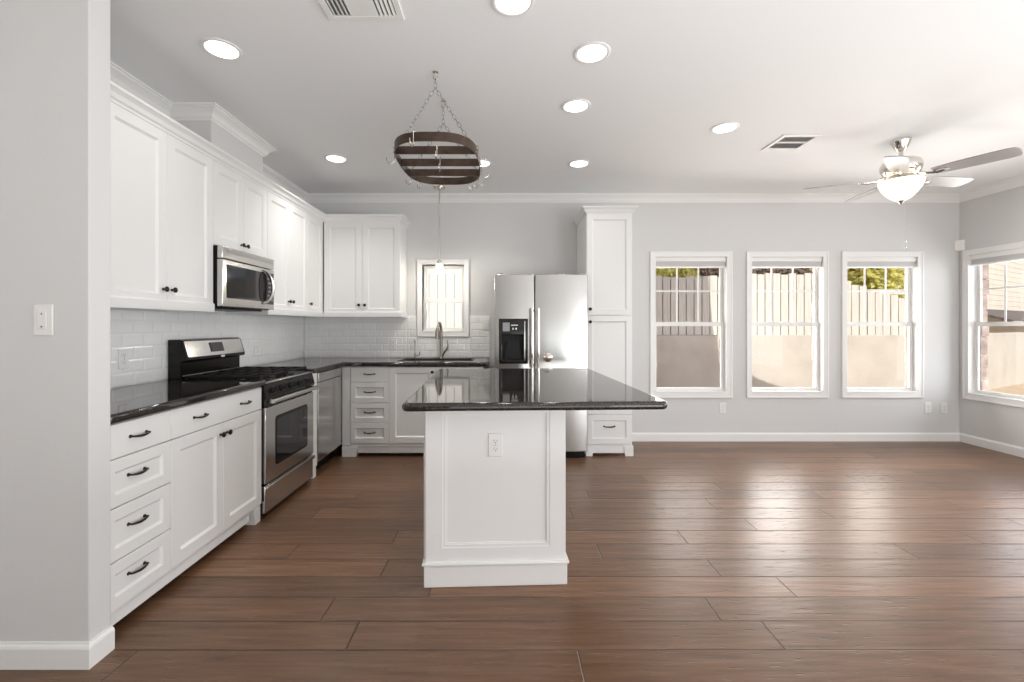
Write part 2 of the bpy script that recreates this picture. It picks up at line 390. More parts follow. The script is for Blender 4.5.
CROWN = [(0, H-.086), (.008, H-.086), (.011, H-.075), (.02, H-.069), (.03, H-.046), (.048, H-.028), (.064, H-.02), (.064, H-.010), (.076, H-.010), (.076, H), (0, H)]
struct('trim_1', MB().sweep([(XR, YF), (XR, D), (XL, D), (XL, 3.655), (-1.967, 3.655), (-1.967, 3.01), (XL, 3.01), (XL, 1.795)], CROWN), M['trim'], angle=20)
BASE = [(0, 0), (.014, 0), (.014, .076), (.011, .084), (.006, .089), (.005, .096), (0, .096)]
struct('baseboard_right', MB().sweep([(XR, YF), (XR, D), (1.262, D)], BASE), M['trim'], angle=20)
struct('baseboard_left', MB().sweep([(-1.572, 1.797), (-1.572, 1.70), (XL, 1.70), (XL, YF)], BASE), M['trim'], angle=20)
# crown and light rail along the wall cabinets
C2 = [(-.02, 2.372), (.004, 2.372), (.006, 2.384), (.016, 2.392), (.024, 2.412), (.036, 2.424), (.044, 2.428), (.044, 2.444), (-.02, 2.444)]
struct('trim_2', MB().sweep([(-1.095, D), (-1.095, 4.70), (-1.90, 4.70), (-1.90, 1.797)], C2), M['cab'], angle=20)
R2 = [(-.018, 1.378), (.004, 1.378), (.006, 1.384), (.006, 1.428), (.001, 1.436), (-.018, 1.436)]
struct('trim_3', MB().sweep([(-1.095, D), (-1.095, 4.70), (-1.90, 4.70), (-1.90, 3.605), (-2.24, 3.605)], R2), M['cab'], angle=20)
struct('trim_4', MB().sweep([(-2.24, 2.93), (-1.90, 2.93), (-1.90, 1.797)], R2), M['cab'], angle=20)

# windows
def window(n, F, a0, a1, b0, b1, cw, grid, mid, label=None):
    w = thing('window_%d' % n, F.p((a0+a1)/2, b0, 0), label, None, None, 'structure')
    i0, i1, j0, j1 = a0+cw, a1-cw, b0+cw, b1-cw
    mb = MB()
    # casing with a raised outer band
    mb.plate(F, a0, a1, b0, b1, 0, .017, [(i0, i1, j0, j1)])
    mb.plate(F, a0, a1, b0, b1, .017, .022, [(a0+.018, a1-.018, b0+.018, b1-.018)])
    mb.build('casing', M['trim'], w, bevel=.003)
    MB().box(F, i0, i1, j0-.004, j0+.012, -.10, .020).build('sill', M['trim'], w, bevel=.003)
    MB().plate(F, i0-.012, i1+.012, j0-.012, j1+.012, -.112, 0, [(i0, i1, j0, j1)]).build('jamb', M['trim'], w)
    t = .032
    up = MB().plate(F, i0, i1, mid-.014, j1, -.106, -.082, [(i0+t, i1-t, mid+.024, j1-t)]).build('upper_sash', M['trim'], w, bevel=.002)
    lo = MB().plate(F, i0, i1, j0+.010, mid+.022, -.080, -.055, [(i0+t, i1-t, j0+.045, mid-.022)]).build('lower_sash', M['trim'], w, bevel=.002)
    MB().box(F, i0+t-.004, i1-t+.004, mid+.014, j1-t+.004, -.095, -.092).build('pane', M['glass'], up)
    MB().box(F, i0+t-.004, i1-t+.004, j0+.041, mid-.014, -.069, -.066).build('pane', M['glass'], lo)
    if grid:
        m = MB(); x0, x1, z0, z1 = i0+t, i1-t, mid+.018, j1-t
        for k in (1, 2):
            x = x0+(x1-x0)*k/3; m.box(F, x-.008, x+.008, z0, z1, -.091, -.083)
        zz = mid+.375; m.box(F, x0, x1, zz-.008, zz+.008, -.091, -.0835)
        m.build('muntin_grid', M['trim'], up)
    MB().box(F, (i0+i1)/2-.03, (i0+i1)/2+.03, mid+.021, mid+.029, -.078, -.057).build('latch', M['trim'], lo, bevel=.002)
    return w
for k, (a, b) in enumerate(WIN): window(k+1, FB, a, b, WB, WT, CW, True, 1.305)
window(4, FRT, *rw[0], WB, WT, CW, True, 1.305)
window(5, FRT, *rw[1], WB, WT, CW, True, 1.305)
window(6, FB, KW[0], KW[1], KW[2], KW[3], .055, False, 1.57)
def shade(F, a0, a1, label):
    r = thing('window_shade', F.p((a0+a1)/2, 1.95, 0), label, 'blind', 'raised shades in the dining windows')
    i0, i1 = a0+CW+.004, a1-CW-.004
    MB().box(F, i0, i1, 2.004, 2.053, -.052, -.004).build('headrail', M['trim'], r, bevel=.003)
    m = MB()
    for k in range(6): m.box(F, i0+.003, i1-.003, 1.956+k*.008, 1.9625+k*.008, -.045, -.012)
    m.build('folded_fabric', M['shade'], r)
    MB().box(F, i0+.002, i1-.002, 1.938, 1.955, -.047, -.010).build('bottom_rail', M['trim'], r, bevel=.003)
shade(FB, *WIN[0], 'raised grey shade in the back window nearest the tall pantry cabinet')
shade(FB, *WIN[1], 'raised grey shade in the middle one of the three back windows')
shade(FB, *WIN[2], 'raised grey shade in the back window nearest the room corner')
shade(FRT, *rw[0], 'raised grey shade in the right-hand side wall window')

# tiled backsplash
def tiles(F, rects, a_off, name):
    mb, gr = MB(), MB()
    TW, TH, gp = .1524, .0767, .002
    for a0, a1, b0, b1 in rects:
        gr.box(F, a0, a1, b0, b1, 0, .004)
        r = 0
        while .934+r*TH < b1-.002:
            z0, z1 = max(b0, .934+r*TH), min(b1, .934+(r+1)*TH-gp)
            x = a0 - ((a0-a_off) % TW) - (TW/2 if r % 2 else 0)
            if .934+(r+1)*TH <= b0+.002: x = a1
            while x < a1:
                x0, x1 = max(a0, x), min(a1, x+TW-gp); x += TW
                if x1-x0 < .012 or z1-z0 < .012: continue
                i = .010 if min(x1-x0, z1-z0) > .03 else .003
                R = lambda e, c: [F.p(x0+e, z0+e, c), F.p(x1-e, z0+e, c), F.p(x1-e, z1-e, c), F.p(x0+e, z1-e, c)]
                mb.loft([R(0, .003), R(0, .005), R(i, .0075)])
            r += 1
    t = tag(mb.build(name, M['tile'], flat=True), kind='structure')
    gr.build('grout', M['grout'], t, flat=True)
tiles(FL, [(1.797, 5.012, .934, 1.38), (2.934, 3.60, 1.38, 1.415)], 1.8, 'wall_tile_left')
tiles(FB, [(-2.236, -1.095, .932, 1.38), (-1.095, KW[0]-.008, .932, 1.405), (KW[0]-.008, KW[1]+.008, .932, 1.16), (KW[1]+.008, -.167, .932, 1.405)], -2.2, 'wall_tile_back')

# ------------------------------------------------------------------ cabinet hardware
def knob(F, a, b, c, parent):
    return MB().lathe(on(F, a, b, c), [(.0075, 0), (.0075, .003), (.005, .006), (.005, .013), (.012, .016), (.0155, .020), (.015, .025), (.009, .029), (.001, .030)], 16).build('knob', M['bronze'], parent)
def pull(F, a, b, c, parent, L=.086):
    m = MB(); h = L/2
    pts = [F.p(a-h, b, c), F.p(a-h, b, c+.018)] + [F.p(a-h+L*t, b-.004*math.sin(math.pi*t), c+.018+.006*math.sin(math.pi*t)) for t in [i/10 for i in range(0, 11)]] + [F.p(a+h, b, c+.018), F.p(a+h, b, c)]
    rad = [.005, .0042]+[.0042+.0018*math.sin(math.pi*i/10) for i in range(11)]+[.0042, .005]
    m.tube(pts, rad, 8)
    for s in (-1, 1): m.lathe(on(F, a+s*h, b, c), [(.008, 0), (.008, .002), (.005, .005)], 12)
    return m.build('pull', M['bronze'], parent)
def foot(F, a0, a1, c, parent, flare=0):
    """bracket foot; the top is wider on the flare side"""
    lo = (a0+(.012 if flare < 0 else 0), a1-(.012 if flare > 0 else 0))
    MB().loft([[F.p(x0, z, c-.07), F.p(x1, z, c-.07), F.p(x1, z, c), F.p(x0, z, c)] for z, x0, x1 in ((0, lo[0], lo[1]), (.10, a0, a1))]).build('foot', M['cab'], parent, bevel=.002)
def body(F, a0, a1, b0, b1, c0, c1, parent):
    return MB().box(F, a0, a1, b0, b1, c0, c1).build('body', M['cab'], parent, bevel=.001)
def add_door(F, a0, a1, b0, b1, c0, c1, parent, kn=None, name='door', st=.06):
    d = MB().door(F, a0+.0015, a1-.0015, b0+.0015, b1-.0015, c0, c1, st).build(name, M['cab'], parent, angle=20)
    if kn: knob(F, kn[0], kn[1], c1, d)
    return d
def add_drawer(F, a0, a1, b0, b1, c0, c1, parent, pulls=(), flat=False, st=.05, L=.086):
    if flat: d = MB().box(F, a0+.0015, a1-.0015, b0+.0015, b1-.0015, c0, c1).build('drawer', M['cab'], parent, bevel=.002)
    else: d = MB().door(F, a0+.0015, a1-.0015, b0+.0015, b1-.0015, c0, c1, st, .010, .010).build('drawer', M['cab'], parent, angle=20)
    for a, b in pulls: pull(F, a, b, c1-(0 if flat else .010), d, L)
    return d
def apron(F, a0, a1, c, parent, zb=.045):
    MB().box(F, a0, a1, zb, .098, c-.03, c-.012).build('toe_board', M['cab'], parent)
def base_strip(F, a0, a1, c, parent):
    MB().box(F, a0, a1, .098, .112, c-.05, c+.008).build('base_strip', M['cab'], parent, bevel=.003)

# left run, base
c1 = .64
r = thing('base_cabinet', FL.p(1.98, 0, .3), 'white four-drawer base cabinet against the grey partition wall', 'cabinet', 'white base cabinets')
body(FL, 1.80, 2.165, .10, .892, .012, .62, r); base_strip(FL, 1.80, 2.165, .62, r); apron(FL, 1.80, 2.165, .63, r)
add_drawer(FL, 1.80, 2.165, .740, .884, .62, c1, r, [(1.97, .815)], True)
for z0, z1 in ((.538, .738), (.316, .536), (.116, .314)): add_drawer(FL, 1.80, 2.165, z0, z1, .62, c1, r, [(1.972, (z0+z1)/2+.012)])
r = thing('base_cabinet', FL.p(2.565, 0, .3), 'white base cabinet with two doors and one wide top drawer beside the range', 'cabinet', 'white base cabinets')
body(FL, 2.165, 2.968, .10, .892, .012, .62, r); base_strip(FL, 2.165, 2.972, .62, r); apron(FL, 2.165, 2.86, .63, r); foot(FL, 2.895, 2.968, .632, r, -1)
add_drawer(FL, 2.165, 2.968, .740, .884, .62, c1, r, [(2.365, .815), (2.775, .815)], True)
add_door(FL, 2.165, 2.566, .116, .738, .62, c1, r, (2.566-.03, .675)); add_door(FL, 2.566, 2.968, .116, .738, .62, c1, r, (2.566+.03, .675))
r = thing('filler_panel', FL.p(3.79, 0, .3), 'narrow white upright panel between range and dishwasher', 'panel')
MB().box(FL, 3.737, 3.842, .10, .892, .02, c1).build('panel', M['cab'], r, bevel=.002); base_strip(FL, 3.737, 3.842, c1-.006, r); foot(FL, 3.775, 3.842, .632, r, -1)
# sink run, base
cb = .61
r = thing('base_cabinet', FB.p(-1.37, 0, .3), 'white base cabinet with a stack of four small drawers beside the dishwasher', 'cabinet', 'white base cabinets')
body(FB, -1.598, -1.1375, .10, .892, .012, .59, r); base_strip(FB, -1.598, -1.1375, .59, r); apron(FB, -1.45, -1.1375, .60, r, .035)
MB().box(FB, -1.598, -1.518, .112, .884, .59, cb-.004).build('stile', M['cab'], r, bevel=.002)
foot(FB, -1.60, -1.45, .605, r, 1)
for i, (z0, z1) in enumerate(((.735, .884), (.532, .733), (.335, .530), (.134, .333))): add_drawer(FB, -1.516, -1.1375, z0, z1, .59, cb, r, [(-1.328, (z0+z1)/2+.006)], i == 0, .048, .10)
r = thing('base_cabinet', FB.p(-.68, 0, .3), 'white two-door sink base cabinet below the window', 'cabinet', 'white base cabinets')
body(FB, -1.1375, -.215, .10, .70, .012, .59, r)
MB().box(FB, -.233, -.215, .70, .892, .012, .59).box(FB, -1.1375, -1.1195, .70, .892, .012, .59).box(FB, -1.12, -.233, .70, .884, .575, .59).build('end_panel', M['cab'], r); base_strip(FB, -1.1375, -.215, .59, r); apron(FB, -1.1375, -.30, .60, r, .035); foot(FB, -.30, -.215, .605, r, -1)
add_door(FB, -1.1375, -.679, .134, .884, .59, cb, r, (-.71, .835)); add_door(FB, -.679, -.22, .134, .884, .59, cb, r, (-.648, .835))

# wall cabinets
def upper(F, a0, a1, b0, b1, c, doors, label, knobs):
    r = thing('wall_cabinet', F.p((a0+a1)/2, b0, .1), label, 'cabinet', 'white wall cabinets')
    body(F, a0, a1, b0, b1, .012, c-.02, r)
    for (x0, x1), k in zip(doors, knobs): add_door(F, x0, x1, b0+.002, b1-.004, c-.02, c, r, k)
    return r
cu = .345
upper(FL, 1.80, 2.932, 1.40, 2.378, cu, [(2.13, 2.532), (2.532, 2.932)], 'white double-door wall cabinet between the partition and the microwave', [(2.50, 1.492), (2.565, 1.492)])
upper(FL, 2.934, 3.60, 1.818, 2.378, cu, [(2.934, 3.267), (3.267, 3.60)], 'short white double-door wall cabinet over the microwave', [(3.238, 1.868), (3.296, 1.868)])
upper(FL, 3.602, 4.70, 1.40, 2.378, cu, [(3.602, 3.975), (3.975, 4.335), (4.335, 4.698)], 'white three-door wall cabinet running from microwave to corner', [(3.945, 1.50), (4.005, 1.50), (4.375, 1.50)])
upper(FB, -1.895, -1.095, 1.40, 2.378, .32, [(-1.893, -1.492), (-1.492, -1.095)], 'white double-door wall cabinet beside the sink window', [(-1.522, 1.503), (-1.460, 1.503)])

# pantry
r = thing('pantry_cabinet', FB.p(1.03, 0, .3), 'tall narrow white pantry cabinet beside the refrigerator', 'cabinet')
cp = .586
body(FB, .803, 1.255, .10, 2.40, .002, cp-.02, r)
add_door(FB, .805, 1.253, 1.392, 2.392, cp-.02, cp, r, (.838, 1.452), st=.055); add_door(FB, .805, 1.253, .415, 1.388, cp-.02, cp, r, (.838, 1.326), st=.055)
add_drawer(FB, .805, 1.253, .118, .412, cp-.02, cp, r, [(1.03, .295)], st=.055, L=.105)
base_strip(FB, .797, 1.262, cp-.02, r); apron(FB, .86, 1.18, cp, r, .03)
foot(FB, .797, .875, cp-.004, r, 1); foot(FB, 1.172, 1.266, cp-.002, r, -1)
MB().sweep([(.803, D-.003), (.803, D-cp), (1.255, D-cp), (1.255, D-.003)], [(0, 2.392), (-.004, 2.392), (-.007, 2.402), (-.018, 2.410), (-.028, 2.430), (-.040, 2.440), (-.046, 2.444), (-.046, 2.458), (0, 2.458)]).build('cornice', M['cab'], r, angle=20)

# ------------------------------------------------------------------ worktops
def slab(name, mb, label, org):
    o = mb.build(name, M['granite'], bevel=.013, seg=4, org=org); return tag(o, label, 'countertop', 'dark granite worktops')
slab('countertop', MB().box(FW, -2.234, -1.575, 1.797, 2.973, .892, .932), 'dark granite countertop between the partition wall and the range', (-1.9, 2.4, .892))
SK = (-1.08, -.335, 4.565, 4.85)
slab('countertop', MB().plate(FW, -2.234, -.176, 3.732, 5.009, .892, .932, [SK, (-1.575, -.1, 3.7, 4.38)]), 'L-shaped dark granite countertop around the corner and the sink', (-1.4, 4.7, .892))

# sink and taps
r = thing('sink', (-.71, 4.68, .70), 'dark drop-in sink set in the countertop below the window', 'sink')
rim = MB().plate(FW, SK[0]-.008, SK[1]+.008, SK[2]-.008, SK[3]+.008, .9325, .936, [(SK[0]+.012, SK[1]-.012, SK[2]+.012, SK[3]-.012)]).build('rim', M['sinkstone'], r, bevel=.004)
b = MB(); i = .004
def ringz(e, z): return [(x, y, z) for x, y in rrect(SK[0]+e, SK[1]-e, SK[2]+e, SK[3]-e, .04)]
b.loft([ringz(.004, .932), ringz(.008, .93), ringz(.02, .75), ringz(.05, .735), ringz(.15, .732)], False)
b.add(ringz(.15, .732), [tuple(range(len(ringz(.15, .732))))])
b.build('basin', M['sinkstone'], r)
MB().lathe(Fr((-.71, 4.68, .732), (1, 0, 0), (0, 1, 0), (0, 0, 1)), [(.045, 0), (.045, .003), (.03, .001)], 20).build('drain', M['nickel'], r)
r = thing('kitchen_faucet', (-.70, 4.93, .932), 'tall arched brushed nickel kitchen faucet behind the sink', 'faucet')
FT = Fr((-.70, 4.93, .932), (1, 0, 0), (0, 1, 0), (0, 0, 1))
MB().lathe(FT, [(.027, 0), (.027, .008), (.019, .02), (.0165, .06), (.0155, .13)], 18).build('base', M['tapmetal'], r)
pts = [(0, 0, .12), (0, 0, .30)] + [(-.012*(1-math.cos(t))/2, -.085*(1-math.cos(t)), .30+.085*math.sin(t)) for t in arc(12, 8, 165)]
MB().tube([FT.p(*p) for p in pts], [.0165]*2+[.0145]*13, 12).build('spout', M['tapmetal'], r)
e = Vector(pts[-1])
MB().tube([FT.p(*(e+Vector((0, -.001, .012)))), FT.p(*(e+Vector((-.002, -.004, -.03)))), FT.p(*(e+Vector((-.006, -.012, -.105))))], [.017, .022, .024], 14).build('spray_head', M['tapmetal'], r)
MB().tube([FT.p(.015, -.01, .015), FT.p(.035, -.015, .06), FT.p(.065, -.02, .10), FT.p(.078, -.02, .135), FT.p(.070, -.015, .20)], [.009, .012, .011, .008, .005], 10).build('lever', M['tapmetal'], r)
r = thing('filter_faucet', (-.985, 4.93, .932), 'small slim water filter tap left of the kitchen faucet', 'faucet')
FT = Fr((-.985, 4.93, .932), (1, 0, 0), (0, 1, 0), (0, 0, 1))
MB().lathe(FT, [(.018, 0), (.018, .006), (.011, .012), (.010, .05), (.006, .06)], 14).build('base', M['tapmetal'], r)
MB().tube([FT.p(0, 0, .05), FT.p(0, 0, .17)]+[FT.p(0, -.03*(1-math.cos(t)), .17+.03*math.sin(t)) for t in arc(8, 10, 150)], .0052, 8).build('spout', M['tapmetal'], r)
MB().tube([FT.p(0, 0, .028), FT.p(.03, -.004, .028), FT.p(.05, -.005, .04), FT.p(.053, -.005, .075)], [.006, .006, .006, .005], 8).build('lever', M['tapmetal'], r)

# ------------------------------------------------------------------ island
ROT = math.radians(2.5)
u = Vector((math.cos(ROT), math.sin(ROT), 0)); n_ = Vector((math.sin(ROT), -math.cos(ROT), 0))
I0 = Vector((-.045, 2.232, 0))
FI = Fr(I0, u, (0, 0, 1), n_)                                      # island front face
r = thing('kitchen_island', I0, 'white panelled kitchen island base standing on the dark wood floor', 'island')
hw = .348
MB().box(FI, -hw, hw, 0, .892, -1.40, -.014).build('body', M['cab'], r)
MB().plate(FI, -hw, hw, .116, .892, -.014, 0, [(-.262, .268, .192, .866)]).build('front_frame', M['cab'], r, bevel=.002)
mm = MB()
for e0, e1, c in ((0, .014, -.003), (.014, .020, -.008)):
    mm.plate(FI, -.262+e0, .268-e0, .192+e0, .866-e0, -.014, c, [(-.262+e1, .268-e1, .192+e1, .866-e1)])
mm.build('panel_moulding', M['cab'], r, bevel=.0015)
MB().box(FI, -.242, .248, .212, .846, -.014, -.011).build('centre_panel', M['cab'], r)
def around(e, z0, z1): return MB().box(FI, -hw-e, hw+e, z0, z1, -1.40-e, e)
m = around(.007, 0, .108); m.box(FI, -hw-.016, hw+.016, .108, .120, -1.41, .016); m.build('plinth', M['cab'], r, bevel=.004)
FS = Fr(FI.p(-hw, 0, 0), -n_, (0, 0, 1), -u)                       # left side, doors facing the range
FS = Fr(FI.p(-hw, 0, 0), n_, (0, 0, 1), -u)
for x0, x1 in ((-.70, -.03), (-1.38, -.71)):
    add_door(FS, x0, x1, .126, .756, 0, .012, r, ((x0 if x0 > -.705 else x1)+(.03 if x0 > -.705 else -.03), .69))
top = MB().prism(FW, [(FI.p(a, 0, c).x, FI.p(a, 0, c).y) for a, c in rrect(-.440, .815, -1.53, .150, .035)], .892, .932)
o = top.build('island_countertop', M['granite'], bevel=.0165, seg=5, org=(0.15, 2.9, .892)); tag(o, 'dark granite countertop overhanging the white kitchen island', 'countertop')

# ------------------------------------------------------------------ outlets and switches
def outlet(F, a, b, c, label, group='wall outlets', w=.072, h=.116):
    r = thing('power_outlet', F.p(a, b, c), label, 'outlet', group)
    MB().box(F, a-w/2, a+w/2, b-h/2, b+h/2, c, c+.006).build('cover_plate', M['plastic'], r, bevel=.003)
    for s in (-1, 1):
        k = MB().prism(F, rrect(a-.017, a+.017, b+s*.0195-.0145, b+s*.0195+.0145, .008), c+.006, c+.008).build('socket', M['plastic'], r)
        MB().box(F, a-.008, a-.006, b+s*.0195, b+s*.0195+.008, c+.007, c+.0084).box(F, a+.006, a+.008, b+s*.0195, b+s*.0195+.007, c+.007, c+.0084).lathe(on(F, a, b+s*.0195-.007, c+.007), [(.0028, 0), (.0028, .0014)], 10).build('slot', M['slot'], k)
    MB().lathe(on(F, a, b, c+.006), [(.003, 0), (.003, .001), (.001, .0015)], 8).build('screw', M['nickel'], r)
outlet(FL, 2.635, 1.095, .0095, 'white power outlet on the tiles left of the range', 'kitchen outlets')
outlet(FL, 4.05, 1.074, .0095, 'white power outlet on the tiles right of the range backguard', 'kitchen outlets')
outlet(FB, -1.243, 1.078, .0095, 'white power outlet on the back tiles left of the sink window', 'kitchen outlets')
outlet(FI, -.002, .695, -.011, 'white power outlet on the front panel of the island', 'kitchen outlets')
outlet(FB, 2.425, .37, 0, 'low white power outlet under the back window nearest the pantry')
outlet(FB, 4.716, .374, 0, 'low white power outlet nearer the windows, left of the corner pair')
outlet(FB, 4.894, .370, 0, 'low white power outlet of the pair closest to the room corner')
FP = Fr((0, 1.70, 0), (1, 0, 0), (0, 0, 1), (0, -1, 0))
r = thing('dimmer_switch', FP.p(-1.742, 1.31, 0), 'white dimmer switch plate on the grey partition wall', 'switch')
MB().box(FP, -1.777, -1.704, 1.252, 1.370, 0, .006).build('cover_plate', M['plastic'], r, bevel=.003)
MB().box(FP, -1.759, -1.725, 1.277, 1.345, .006, .009).build('rocker', M['plastic'], r, bevel=.002)
MB().box(FP, -1.744, -1.740, 1.331, 1.337, .009, .0096).box(FP, -1.745, -1.739, 1.283, 1.288, .009, .0096).build('indicator', M['slot'], r)
r = thing('light_switch', FB.p(-.215, 1.30, .0095), 'white wall switch plate on the tiles between window and refrigerator', 'switch')
MB().box(FB, -.250, -.180, 1.243, 1.357, .0095, .0155).build('cover_plate', M['plastic'], r, bevel=.003)
MB().box(FB, -.232, -.198, 1.266, 1.334, .0155, .0185).build('rocker', M['plastic'], r, bevel=.002)

# ------------------------------------------------------------------ gas range
r = thing('gas_range', FL.p(3.353, 0, .3), 'stainless steel and black freestanding gas range', 'stove')
a0, a1 = 2.979, 3.729
MB().box(FL, a0, a1, .03, .905, .015, .615).build('body', M['black'], r, bevel=.003)
for a in (a0+.05, a1-.05):
    for c in (.08, .55): MB().lathe(Fr(FL.p(a, 0, c), (1, 0, 0), (0, 1, 0), (0, 0, 1)), [(.02, 0), (.02, .01), (.012, .03)], 12).build('leg', M['black'], r)
d = MB().plate(FL, a0+.004, a1-.004, .236, .742, .617, .660, [(3.115, 3.60, .335, .655)]).build('oven_door', M['steel'], r, bevel=.004)
MB().prism(FL, rrect(3.105, 3.61, .325, .665, .03), .625, .661).build('window_frame', M['black'], d)
MB().prism(FL, rrect(3.125, 3.59, .345, .645, .02), .655, .6625).build('oven_window', M['darkglass'], d)
h = MB().tube([FL.p(a0+.012, .785, .705), FL.p(a1-.012, .785, .705)], .015, 14)
for a in (a0+.06, a1-.06): h.box(FL, a-.012, a+.012, .765, .795, .655, .700)
h.build('handle', M['steel'], d, bevel=.002)
MB().box(FL, a0+.004, a1-.004, .742, .80, .60, .648).build('vent_strip', M['black'], r)
dr = MB().box(FL, a0+.004, a1-.004, .04, .222, .617, .655).build('storage_drawer', M['steel'], r, bevel=.004)
MB().box(FL, a0+.006, a1-.006, .196, .222, .655, .674).build('drawer_lip', M['steel'], dr, bevel=.004)
cp_ = MB()
cp_.loft([[FL.p(a, .795, .60), FL.p(a, .795, .660), FL.p(a, .812, .668), FL.p(a, .885, .650), FL.p(a, .905, .640), FL.p(a, .905, .60)] for a in (a0, a1)])
pan = cp_.build('control_panel', M['black'], r, angle=25)
dirn = (FL.n*.073+FL.v*.018).normalized()
for a in (3.085, 3.205, 3.345, 3.485, 3.605):
    up_ = FL.u.cross(dirn)
    K = Fr(FL.p(a, .850, .657), FL.u, dirn.cross(FL.u), dirn)
    kb = MB().lathe(K, [(.024, 0), (.024, .006), (.019, .009), (.017, .026), (.015, .029)], 20).box(K, -.005, .005, -.018, .018, .026, .037).build('knob', M['blackplastic'], r, bevel=.001)
MB().box(FL, a0, a1, .903, .918, .06, .648).build('cooktop', M['black'], r, bevel=.004)
MB().box(FL, a0, a1, .901, .914, .640, .658).build('front_trim', M['steel'], r, bevel=.003)
for a in (3.15, 3.555):
    for c in (.23, .48):
        K = Fr(FL.p(a, .918, c), (1, 0, 0), (0, 1, 0), (0, 0, 1))
        MB().lathe(K, [(.05, 0), (.048, .008), (.034, .010), (.034, .018), (.028, .021)], 20).build('burner', M['iron'], r)
for x0, x1 in ((a0+.02, 3.350), (3.356, a1-.02)):
    m = MB(); z = .936
    for a in (x0, (x0+x1)/2-.006, x1-.012): m.box(FL, a, a+.012, z, z+.016, .11, .61)
    for k in range(6):
        c = .11+.488*k/5; m.box(FL, x0, x1, z+.002, z+.018, c, c+.012)
    for a in (x0, x1-.012):
        for c in (.11, .60): m.box(FL, a, a+.012, .918, z+.002, c, c+.012)
    m.build('grate', M['iron'], r, bevel=.002)
# backguard: black end caps, bowed steel face, display
prof = [(.012, .905), (.10, .905), (.10, 1.045), (.142, 1.055), (.142, 1.075), (.108, 1.185), (.09, 1.195), (.012, 1.195)]
b1_ = 3.64
bg = MB().loft([[FL.p(a, z, c) for c, z in prof] for a in (a0, b1_)]).build('backguard', M['black'], r, bevel=.004)
rings = []
for i in range(9):
    a = a0+.012+(b1_-a0-.026)*i/8; bo = .006*(1-(i/4-1)**2)
    rings.append([FL.p(a, 1.078, .1422+bo), FL.p(a, 1.184, .1095+bo), FL.p(a, 1.184, .100), FL.p(a, 1.078, .130)])
MB().loft(rings).build('steel_face', M['steel'], bg)
K = Fr(FL.p(3.33, 1.133, .1325), FL.u, (FL.v*.11-FL.n*.034).normalized(), (FL.n*.11+FL.v*.034).normalized())
MB().box(K, -.10, .04, -.032, .036, 0, .004).build('display', M['darkglass'], bg, bevel=.001)
MB().prism(FL, rrect(3.355-.022, 3.355+.022, 1.058, 1.072, .006), .142, .1435).build('badge', M['plastic'], bg)
MB().box(FL, a0+.01, b1_-.01, .95, .957, .10, .112).build('ridge', M['steel'], bg, bevel=.002)

# ------------------------------------------------------------------ microwave
r = thing('microwave_oven', FL.p(3.268, 1.41, .2), 'stainless steel over-the-range microwave with a curved handle', 'microwave')
a0, a1, z0, z1 = 2.940, 3.598, 1.412, 1.814
MB().box(FL, a0, a1, z0, z1, .012, .362).build('case', M['black'], r, bevel=.002)
MB().box(FL, a0+.03, a1-.05, z0-.012, z0, .05, .33).build('underside', M['blackplastic'], r, bevel=.003)
gr = MB().box(FL, a0, a1, 1.732, z1, .362, .398).build('top_grille', M['steel'], r, bevel=.005)
m = MB()
for k in range(3): m.box(FL, a0+.04, a1-.02, 1.792-k*.008, 1.795-k*.008, .396, .3995)
m.build('grille_slot', M['greymetal'], gr)
dr = MB().plate(FL, a0, a1-.002, z0+.004, 1.727, .362, .400, [(a0+.045, 3.455, 1.478, 1.690)]).build('door', M['steel'], r, bevel=.004)
MB().prism(FL, rrect(a0+.040, 3.46, 1.472, 1.696, .02), .37, .4005).build('door_window', M['darkglass'], dr)
MB().prism(FL, rrect(3.470, a1-.012, 1.455, 1.700, .006), .395, .4012).build('control_panel', M['darkglass'], r)
m = MB()
for i in range(6):
    for j in range(3): m.box(FL, 3.492+j*.030, 3.512+j*.030, 1.482+i*.033, 1.494+i*.033, .4012, .4018)
m.build('button', M['greymetal'], r)
MB().tube([FL.p(3.425+.085*math.sin(t), 1.583-.125*math.cos(t), .402+.034*math.sin(t)) for t in arc(16, 4, 176)], [.008+.005*math.sin(t) for t in arc(16, 4, 176)], 10).build('handle', M['steel'], dr)
MB().prism(FL, [(3.425+.078*math.sin(t), 1.583-.115*math.cos(t)) for t in arc(14, 5, 175)]+[(3.425-.05*math.sin(t), 1.583+.115*math.cos(t)) for t in arc(14, 5, 175)], .398, .404).build('handle_recess', M['black'], dr)

# ------------------------------------------------------------------ dishwasher
r = thing('dishwasher', FL.p(4.12, 0, .3), 'stainless steel dishwasher in the kitchen corner', 'dishwasher')
a0, a1 = 3.846, 4.398
MB().box(FL, a0, a1, .10, .885, .03, .612).build('tub', M['greymetal'], r)
dr = MB().box(FL, a0+.003, a1-.003, .128, .800, .614, .648).build('door', M['steel'], r, bevel=.004)
MB().box(FL, a0+.003, a1-.003, .806, .884, .614, .652).build('control_strip', M['steel'], r, bevel=.004)
MB().box(FL, a0+.003, a1-.003, .796, .810, .612, .640).build('pocket_handle', M['black'], dr)
MB().box(FL, a0, a1, 0, .118, .45, .56).build('kick_plate', M['black'], r)

